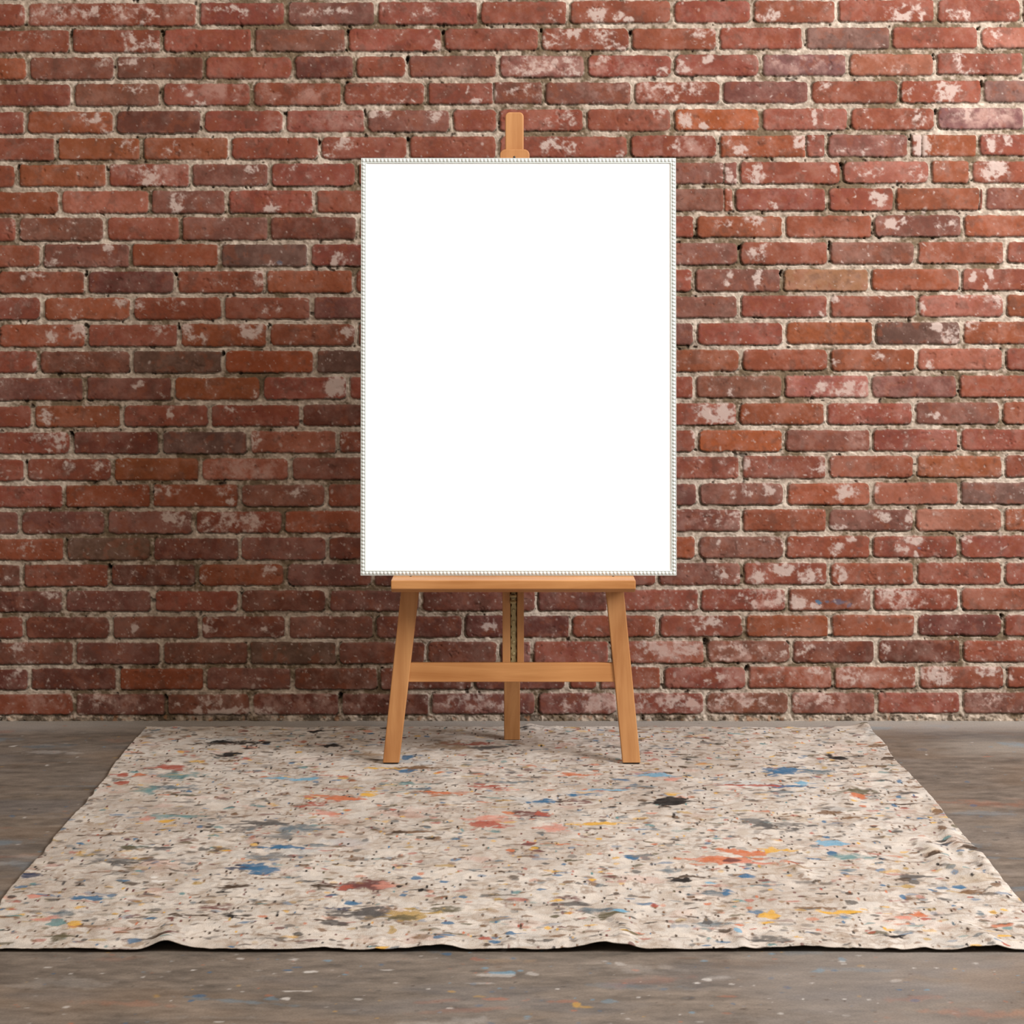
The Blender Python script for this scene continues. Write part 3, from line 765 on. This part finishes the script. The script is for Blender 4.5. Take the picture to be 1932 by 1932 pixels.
# ------------------------------------------------------------------ wood and metal parts
def wood_mat(name, axis, c0, c1, rough=.45):
    m, nt, b = new_mat(name, rough, .4)
    tc = nt.nodes.new('ShaderNodeTexCoord')
    mp = nt.nodes.new('ShaderNodeMapping')
    sc = [42.0, 42.0, 42.0]
    sc[axis] = 2.4
    mp.inputs['Scale'].default_value = sc
    nt.links.new(tc.outputs['Object'], mp.inputs['Vector'])
    n1 = nt.nodes.new('ShaderNodeTexNoise')
    n1.inputs['Scale'].default_value = 1.0
    n1.inputs['Detail'].default_value = 5
    n1.inputs['Roughness'].default_value = .62
    n1.inputs['Distortion'].default_value = .6
    nt.links.new(mp.outputs['Vector'], n1.inputs['Vector'])
    n2 = nt.nodes.new('ShaderNodeTexNoise')
    n2.inputs['Scale'].default_value = 5.0
    n2.inputs['Detail'].default_value = 3
    nt.links.new(tc.outputs['Object'], n2.inputs['Vector'])
    ad = nt.nodes.new('ShaderNodeMath')
    ad.operation = 'ADD'
    ml = nt.nodes.new('ShaderNodeMath')
    ml.operation = 'MULTIPLY'
    ml.inputs[1].default_value = .6
    nt.links.new(n2.outputs['Fac'], ml.inputs[0])
    nt.links.new(n1.outputs['Fac'], ad.inputs[0])
    nt.links.new(ml.outputs[0], ad.inputs[1])
    cr = nt.nodes.new('ShaderNodeValToRGB')
    cr.color_ramp.elements[0].position = .55
    cr.color_ramp.elements[0].color = (*c0, 1)
    cr.color_ramp.elements[1].position = 1.05
    cr.color_ramp.elements[1].color = (*c1, 1)
    nt.links.new(ad.outputs[0], cr.inputs['Fac'])
    nt.links.new(cr.outputs['Color'], b.inputs['Base Color'])
    bp = nt.nodes.new('ShaderNodeBump')
    bp.inputs['Strength'].default_value = .12
    bp.inputs['Distance'].default_value = .001
    nt.links.new(n1.outputs['Fac'], bp.inputs['Height'])
    nt.links.new(bp.outputs['Normal'], b.inputs['Normal'])
    return m


C0, C1 = tuple(lin((170, 110, 60)) / 1.45), tuple(lin((210, 153, 98)) / 1.45)
WOOD_Z = wood_mat('varnished_beech_upright', 2, C0, C1)
WOOD_X = wood_mat('varnished_beech_level', 0, tuple(lin((176, 114, 60)) / 1.45), tuple(lin((212, 152, 94)) / 1.45))
BRASS, _nt, _b = new_mat('tarnished_brass', .34, .5)
_b.inputs['Metallic'].default_value = .30
_n = _nt.nodes.new('ShaderNodeTexNoise')
_n.inputs['Scale'].default_value = 160
_c = _nt.nodes.new('ShaderNodeValToRGB')
_c.color_ramp.elements[0].color = (*(lin((142, 126, 84)) / 1.3), 1)
_c.color_ramp.elements[1].color = (*(lin((200, 184, 140)) / 1.3), 1)
_nt.links.new(_n.outputs['Fac'], _c.inputs['Fac'])
_nt.links.new(_c.outputs['Color'], _b.inputs['Base Color'])
RUBBER, _nt, _b = new_mat('black_rubber', .8, .2)
_b.inputs['Base Color'].default_value = (.012, .011, .010, 1)
STEEL, _nt, _b = new_mat('dark_steel', .4, .5)
_b.inputs['Base Color'].default_value = (.05, .045, .04, 1)
_b.inputs['Metallic'].default_value = .8

TILT = math.tan(math.radians(1.0))      # the easel leans back one degree


def mesh_obj(name, bm, mat, parent=None, smooth=False, bevel=None):
    bmesh.ops.recalc_face_normals(bm, faces=bm.faces)
    me = bpy.data.meshes.new(name)
    bm.to_mesh(me)
    bm.free()
    if smooth:
        me.polygons.foreach_set('use_smooth', [True] * len(me.polygons))
    me.materials.append(mat)
    o = bpy.data.objects.new(name, me)
    COL.objects.link(o)
    if parent is not None:
        o.parent = parent
        o.matrix_parent_inverse = parent_world(parent).inverted()
    if bevel:
        b = o.modifiers.new('edge_bevel', 'BEVEL')
        b.width = bevel
        b.segments = 3
        b.limit_method = 'ANGLE'
        b.angle_limit = math.radians(40)
    return o


def parent_world(o):
    m = Matrix.Translation(o.location)
    return m if o.parent is None else parent_world(o.parent) @ o.matrix_parent_inverse @ m


def prism(bm, poly, y0, y1, lean=True, clip=None):
    """extrude an outline in x,z from y0 (front) to y1 (back); follows the lean of the easel"""
    f, b = [], []
    for (x, z) in poly:
        s = z * TILT if lean else 0
        f.append(bm.verts.new((x, y0 + s, z)))
        b.append(bm.verts.new((x, y1 + s, z)))
    n = len(poly)
    bm.faces.new(f)
    bm.faces.new(b[::-1])
    for k in range(n):
        bm.faces.new((f[k], b[k], b[(k + 1) % n], f[(k + 1) % n]))


def profile_bar(bm, prof, x0, x1):
    """bar along x from an outline in y,z"""
    a = [bm.verts.new((x0, y, z)) for (y, z) in prof]
    b = [bm.verts.new((x1, y, z)) for (y, z) in prof]
    n = len(prof)
    bm.faces.new(a)
    bm.faces.new(b[::-1])
    for k in range(n):
        bm.faces.new((a[k], b[k], b[(k + 1) % n], a[(k + 1) % n]))


def at(px, py, y0):
    """point seen at px,py on the leaning plane y = y0 + z * TILT"""
    z = 0.5
    for _k in range(12):
        d = y0 + z * TILT - CAM_Y
        z = CAM_Z - (py - HOR) * d / F
    d = y0 + z * TILT - CAM_Y
    return (px - 966.0) * d / F, z


def arc(cx, cz, r, a0, a1, n=6):
    return [(cx + r * math.cos(math.radians(a0 + (a1 - a0) * k / n)), cz + r * math.sin(math.radians(a0 + (a1 - a0) * k / n))) for k in range(n + 1)]


def lathe(bm, centre, axis, prof, seg=20):
    """solid of revolution; prof = (radius, offset along axis)"""
    ax = Vector(axis).normalized()
    s = ax.orthogonal().normalized()
    t = ax.cross(s)
    rings = []
    for (r, h) in prof:
        rings.append([bm.verts.new(Vector(centre) + ax * h + (s * math.cos(2 * math.pi * k / seg) + t * math.sin(2 * math.pi * k / seg)) * r) for k in range(seg)])
    for a, b in zip(rings[:-1], rings[1:]):
        for k in range(seg):
            bm.faces.new((a[k], a[(k + 1) % seg], b[(k + 1) % seg], b[k]))
    bm.faces.new(rings[0])
    bm.faces.new(rings[-1])


def build_easel():
    root = bpy.data.objects.new('easel', None)
    root.location = (0.0, -0.36, 0.0)
    root.empty_display_size = .1
    COL.objects.link(root)
    tag(root, 'light varnished wooden artist easel standing on the splattered drop cloth', 'easel')
    YL = -0.442              # front face of the legs at floor level
    # front legs with rubber feet
    for side, (xb0, xb1, xt0, xt1) in (('L', (721.5, 752.5, 756, 790)), ('R', (1175, 1209, 1143.5, 1177.5))):
        b0, b1 = at(xb0, 1443.5, YL), at(xb1, 1443.5, YL)
        t0, t1 = at(xt0, 1120, YL), at(xt1, 1120, YL)
        zt = 1.165
        zb = .0072

        def on(p, q, z):
            t = (z - p[1]) / (q[1] - p[1])
            return (p[0] + (q[0] - p[0]) * t, z)
        bm = bmesh.new()
        prism(bm, [on(b0, t0, zb), on(b1, t1, zb), on(b1, t1, zt), on(b0, t0, zt)], YL, YL + .022)
        leg = mesh_obj('front_leg', bm, WOOD_Z, root, bevel=.0022)
        bm = bmesh.new()
        p0, p1 = on(b0, t0, zb), on(b1, t1, zb)
        prism(bm, [(p0[0] + .002, .0048), (p1[0] - .002, .0048), (p1[0] - .002, .0082), (p0[0] + .002, .0082)], YL + .002, YL + .020, False)
        mesh_obj('rubber_foot', bm, RUBBER, leg, bevel=.001)
    # head bar that joins the front legs behind the picture
    bm = bmesh.new()
    hx0, hz = at(842, 452, YL)
    hx1, _ = at(1094, 452, YL)
    prism(bm, [(hx0, hz - .022), (hx1, hz - .022), (hx1, hz + .022), (hx0, hz + .022)], YL + .0225, YL + .040)
    mesh_obj('head_bar', bm, WOOD_X, root, bevel=.002)
    # stretcher between the legs
    YS = YL + .004
    bm = bmesh.new()
    prism(bm, [at(768, 1287, YS), at(1163, 1287, YS), at(1160, 1251.5, YS), at(773, 1251.5, YS)], YS, YS + .016)
    mesh_obj('stretcher', bm, WOOD_X, root, bevel=.0018)
    # slotted mast: two rails with a web behind
    YM = YS + .0165
    zt = 1.16
    zb = at(966, 1283, YM)[1]
    x0, xs0 = at(948, 1180, YM)[0], at(963, 1180, YM)[0]
    xs1, x1 = at(975.5, 1180, YM)[0], at(988.5, 1180, YM)[0]
    bm = bmesh.new()
    prism(bm, [(x0, zb), (xs0, zb), (xs0, zt), (x0, zt)], YM, YM + .020)
    prism(bm, [(xs1, zb), (x1, zb), (x1, zt), (xs1, zt)], YM, YM + .020)
    prism(bm, [(x0, zb), (x1, zb), (x1, zt), (x0, zt)], YM + .0202, YM + .026)
    mast = mesh_obj('slotted_mast', bm, WOOD_Z, root, bevel=.0016)
    # toothed brass strip in the slot
    bm = bmesh.new()
    zr0, zr1 = at(969, 1251, YM)[1] - .012, .52
    w = (xs1 - xs0)
    pl = []
    pr = []
    z = zr0
    pitch = .0245
    while z < zr1:
        pl += [(xs0 + .0008, z), (xs0 + .0008, z + pitch * .60), (xs0 + .0030, z + pitch * .80)]
        pr += [(xs1 - .0030, z), (xs1 - .0012, z + pitch * .55), (xs1 - .0030, z + pitch * .98)]
        z += pitch
    prism(bm, pl + pr[::-1], YM + .0055, YM + .0198)
    strip = mesh_obj('ratchet_strip', bm, BRASS, mast, bevel=.0007)
    z = zr0 + .018
    for py in (1152, 1173.5, 1194, 1211.5, 1233.5):
        px, pz = at(969, py, YM + .003)
        bm = bmesh.new()
        prism(bm, arc(px, pz, .0036, 0, 330, 11), YM + .0022, YM + .0054)
        mesh_obj('ratchet_stud', bm, BRASS, mast, True, bevel=.001)
    # clamp bolt under the ledge
    kx, kz = at(968, 1133, YM - .006)
    ky = YM + kz * TILT
    bm = bmesh.new()
    lathe(bm, (kx, ky - .006, kz - .003), (0, 0, 1), [(.0030, -.004), (.0072, -.003), (.0078, .0), (.0062, .003), (.0042, .004), (.0042, .010), (.0080, .011), (.0080, .016), (.004, .017), (.004, .026)])
    mesh_obj('clamp_bolt', bm, BRASS, root, True)
    bm = bmesh.new()
    lathe(bm, (kx, ky - .003, kz + .0105), (0, 1, 0), [(.0025, -.008), (.0055, -.0075), (.0055, .0), (.003, .0005)], 16)
    mesh_obj('clamp_nut', bm, STEEL, root, True)
    # ledge that carries the picture
    yl = YL + at(966, 1100, YL)[1] * TILT
    yf = -.552
    d = yf - CAM_Y
    zt_ = CAM_Z - (1095 - HOR) * d / F
    zb_ = CAM_Z - (1111.5 - HOR) * d / F
    lx0, lx1 = (737.5 - 966) * d / F, (1199.5 - 966) * d / F
    bm = bmesh.new()
    profile_bar(bm, [(yf, zt_), (yf, zb_), (yf + .016, zb_ - .009), (yl - .0006, zb_ - .009), (yl - .0006, zt_)], lx0, lx1)
    mesh_obj('canvas_ledge', bm, WOOD_X, root, bevel=.0022)
    # two screw heads on the ledge top, near the picture
    for px in (775, 1157):
        bm = bmesh.new()
        lathe(bm, ((px - 966) * (yf + .058 - CAM_Y) / F, yf + .058, zt_ + .0004), (0, 0, 1), [(.0024, -.0005), (.0024, .0004), (.0014, .0007)], 14)
        mesh_obj('screw_head', bm, STEEL, root, True)
    # sliding upper mast and its holder block
    YU = YM - .0165
    ux0, uzt = at(953.2, 211.5, YU)
    ux1, _ = at(988, 211.5, YU)
    r = .0105
    bm = bmesh.new()
    prism(bm, [(ux0, .78), (ux1, .78)] + arc(ux1 - r, uzt - r, r, 0, 90) + arc(ux0 + r, uzt - r, r, 90, 180), YU, YU + .016)
    mesh_obj('upper_mast', bm, WOOD_Z, root, bevel=.0026)
    YH = YU - .0105
    hx0, hzt = at(943.2, 281.5, YH)
    hx1, _ = at(999, 281.5, YH)
    r = .0125
    hzb = hzt - .085
    bm = bmesh.new()
    prism(bm, [(hx0, hzb), (hx1, hzb)] + arc(hx1 - r, hzt - r, r, 0, 90) + arc(hx0 + r, hzt - r, r, 90, 180), YH, YH + .010)
    hold = mesh_obj('canvas_holder', bm, WOOD_Z, root, bevel=.002)
    sx, sz = at(970.5, 296.5, YH)
    bm = bmesh.new()
    lathe(bm, (sx, YH + sz * TILT, sz), (0, -1, 0), [(.0026, -.001), (.0026, .0006), (.0014, .0012)], 14)
    mesh_obj('screw_head', bm, STEEL, hold, True)
    # rear leg
    yrb = -0.214
    dz = yrb - CAM_Y
    rx0, rx1 = (951 - 966) * dz / F, (981 - 966) * dz / F
    zt2 = 1.12
    ytop = YM + .0275 + zt2 * TILT
    bm = bmesh.new()
    vs = []
    for (x, ) in ((rx0,), (rx1,)):
        for (y, z) in ((yrb, .0048), (yrb + .022, .0048), (ytop + .020, zt2), (ytop, zt2)):
            vs.append(bm.verts.new((x, y, z)))
    bm.faces.new(vs[0:4])
    bm.faces.new(vs[4:8][::-1])
    for k in range(4):
        bm.faces.new((vs[k], vs[4 + k], vs[4 + (k + 1) % 4], vs[(k + 1) % 4]))
    mesh_obj('rear_leg', bm, WOOD_Z, root, bevel=.0018)
    return YU, zt_


# ------------------------------------------------------------------ the framed blank canvas
def plain(name, srgb, rough, div=1.0):
    m, nt, b = new_mat(name, rough, .3)
    tc = nt.nodes.new('ShaderNodeTexCoord')
    nz = nt.nodes.new('ShaderNodeTexNoise')
    nz.inputs['Scale'].default_value = 60
    nt.links.new(tc.outputs['Object'], nz.inputs['Vector'])
    cr = nt.nodes.new('ShaderNodeValToRGB')
    c = lin(srgb) / div
    cr.color_ramp.elements[0].color = (*(c * .97), 1)
    cr.color_ramp.elements[1].color = (*np.minimum(c * 1.02, .96), 1)
    nt.links.new(nz.outputs['Fac'], cr.inputs['Fac'])
    nt.links.new(cr.outputs['Color'], b.inputs['Base Color'])
    return m


def build_picture(YU, zledge):
    z0 = zledge + .0004
    yfront = -0.4845                     # front of the beads at the foot of the picture
    d = yfront - CAM_Y + z0 * 0
    x0, x1 = (680 - 966) * d / F, (1276.5 - 966) * d / F
    ztop = CAM_Z - (298 - HOR) * (d + .93 * TILT) / F
    Hh = ztop - z0
    Wd = x1 - x0
    cx = (x0 + x1) / 2
    root = bpy.data.objects.new('framed_canvas', None)
    root.location = (cx, yfront, z0)
    root.empty_display_size = .1
    COL.objects.link(root)
    tag(root, 'blank white canvas in a thin white beaded frame, resting on the easel ledge', 'picture')
    FR = plain('white_lacquer', (203, 207, 205), .38)
    FG = plain('pale_grey_lacquer', (194, 200, 198), .5)
    WH = plain('white_canvas', (250, 250, 250), .9)
    fw = .0118                           # face width of the moulding
    dep = .0330
    bead_r = .0042
    T = TILT
    PT = lambda x, y, z: (x, y + z * T, z)      # local: x across, y back, z up, leaning with the easel

    def local_obj(name, bm, mat, parent, smooth=False):
        bmesh.ops.recalc_face_normals(bm, faces=bm.faces)
        me = bpy.data.meshes.new(name)
        bm.to_mesh(me)
        bm.free()
        if smooth:
            me.polygons.foreach_set('use_smooth', [True] * len(me.polygons))
        me.materials.append(mat)
        o = bpy.data.objects.new(name, me)
        COL.objects.link(o)
        o.parent = parent
        return o
    # moulding section: distance from outer edge, depth from front
    sec = [(0, dep), (0, .0022), (.0005, .0014), (.0016, .0014), (.0020, .0028), (.0086, .0028), (.0090, .0020), (.0098, .0014), (fw - .0006, .0018), (fw, .0032), (fw, dep)]
    half = Wd / 2
    corners = [(-half, 0), (half, 0), (half, Hh), (-half, Hh)]
    inner = [(1, 1), (-1, 1), (-1, -1), (1, -1)]
    rng = random.Random(3)
    sph = []
    NS, NR = 10, 6
    for k in range(4):
        a, b = corners[k], corners[(k + 1) % 4]
        ia, ib = inner[k], inner[(k + 1) % 4]
        bm = bmesh.new()
        ra = [bm.verts.new(PT(a[0] + ia[0] * s, y, a[1] + ia[1] * s)) for s, y in sec]
        rb = [bm.verts.new(PT(b[0] + ib[0] * s, y, b[1] + ib[1] * s)) for s, y in sec]
        n = len(sec)
        for q in range(n):
            bm.faces.new((ra[q], rb[q], rb[(q + 1) % n], ra[(q + 1) % n]))
        bm.faces.new(ra)
        bm.faces.new(rb[::-1])
        rail = local_obj('frame_rail', bm, FG, root)
        # the string of beads
        m = .0053
        A = (a[0] + ia[0] * m, a[1] + ia[1] * m)
        B = (b[0] + ib[0] * m, b[1] + ib[1] * m)
        L = math.hypot(B[0] - A[0], B[1] - A[1])
        cnt = round(L / .00825)
        bm = bmesh.new()
        ux, uz = (B[0] - A[0]) / L, (B[1] - A[1]) / L
        for q in range(cnt):
            t = (q + (0 if True else .5)) / cnt
            px, pz = A[0] + (B[0] - A[0]) * t, A[1] + (B[1] - A[1]) * t
            rings = []
            for r_ in range(1, NR):
                th = math.pi * r_ / NR
                al, rr = math.cos(th) * bead_r * 1.03, math.sin(th) * bead_r * .95
                rings.append([bm.verts.new(PT(px + ux * al - uz * rr * math.cos(2 * math.pi * s / NS), .0036 - rr * math.sin(2 * math.pi * s / NS),
                                              pz + uz * al + ux * rr * math.cos(2 * math.pi * s / NS))) for s in range(NS)])
            e0 = bm.verts.new(PT(px + ux * bead_r * 1.03, .0036, pz + uz * bead_r * 1.03))
            e1 = bm.verts.new(PT(px - ux * bead_r * 1.03, .0036, pz - uz * bead_r * 1.03))
            for s in range(NS):
                s2 = (s + 1) % NS
                bm.faces.new((e0, rings[0][s], rings[0][s2]))
                bm.faces.new((e1, rings[-1][s2], rings[-1][s]))
                for g in range(len(rings) - 1):
                    bm.faces.new((rings[g][s], rings[g + 1][s], rings[g + 1][s2], rings[g][s2]))
        local_obj('bead_trim', bm, FR, rail, True)
    # canvas on its panel, with a backing board
    bm = bmesh.new()
    e = fw - .0012
    for y0, y1, ins in ((.0046, .018, e),):
        pts = [(-half + ins, ins), (half - ins, ins), (half - ins, Hh - ins), (-half + ins, Hh - ins)]
        f = [bm.verts.new(PT(x, y0, z)) for x, z in pts]
        b = [bm.verts.new(PT(x, y1, z)) for x, z in pts]
        bm.faces.new(f)
        bm.faces.new(b[::-1])
        for k in range(4):
            bm.faces.new((f[k], b[k], b[(k + 1) % 4], f[(k + 1) % 4]))
    local_obj('canvas', bm, WH, root)
    bm = bmesh.new()
    pts = [(-half + .004, .004), (half - .004, .004), (half - .004, Hh - .004), (-half + .004, Hh - .004)]
    f = [bm.verts.new(PT(x, dep, z)) for x, z in pts]
    b = [bm.verts.new(PT(x, dep + .0025, z)) for x, z in pts]
    bm.faces.new(f)
    bm.faces.new(b[::-1])
    for k in range(4):
        bm.faces.new((f[k], b[k], b[(k + 1) % 4], f[(k + 1) % 4]))
    local_obj('backing_board', bm, plain('brown_board', (150, 120, 90), .9), root)


wall = build_wall()
floor = build_floor()
YU, zledge = build_easel()
build_picture(YU, zledge)
build_cloth()
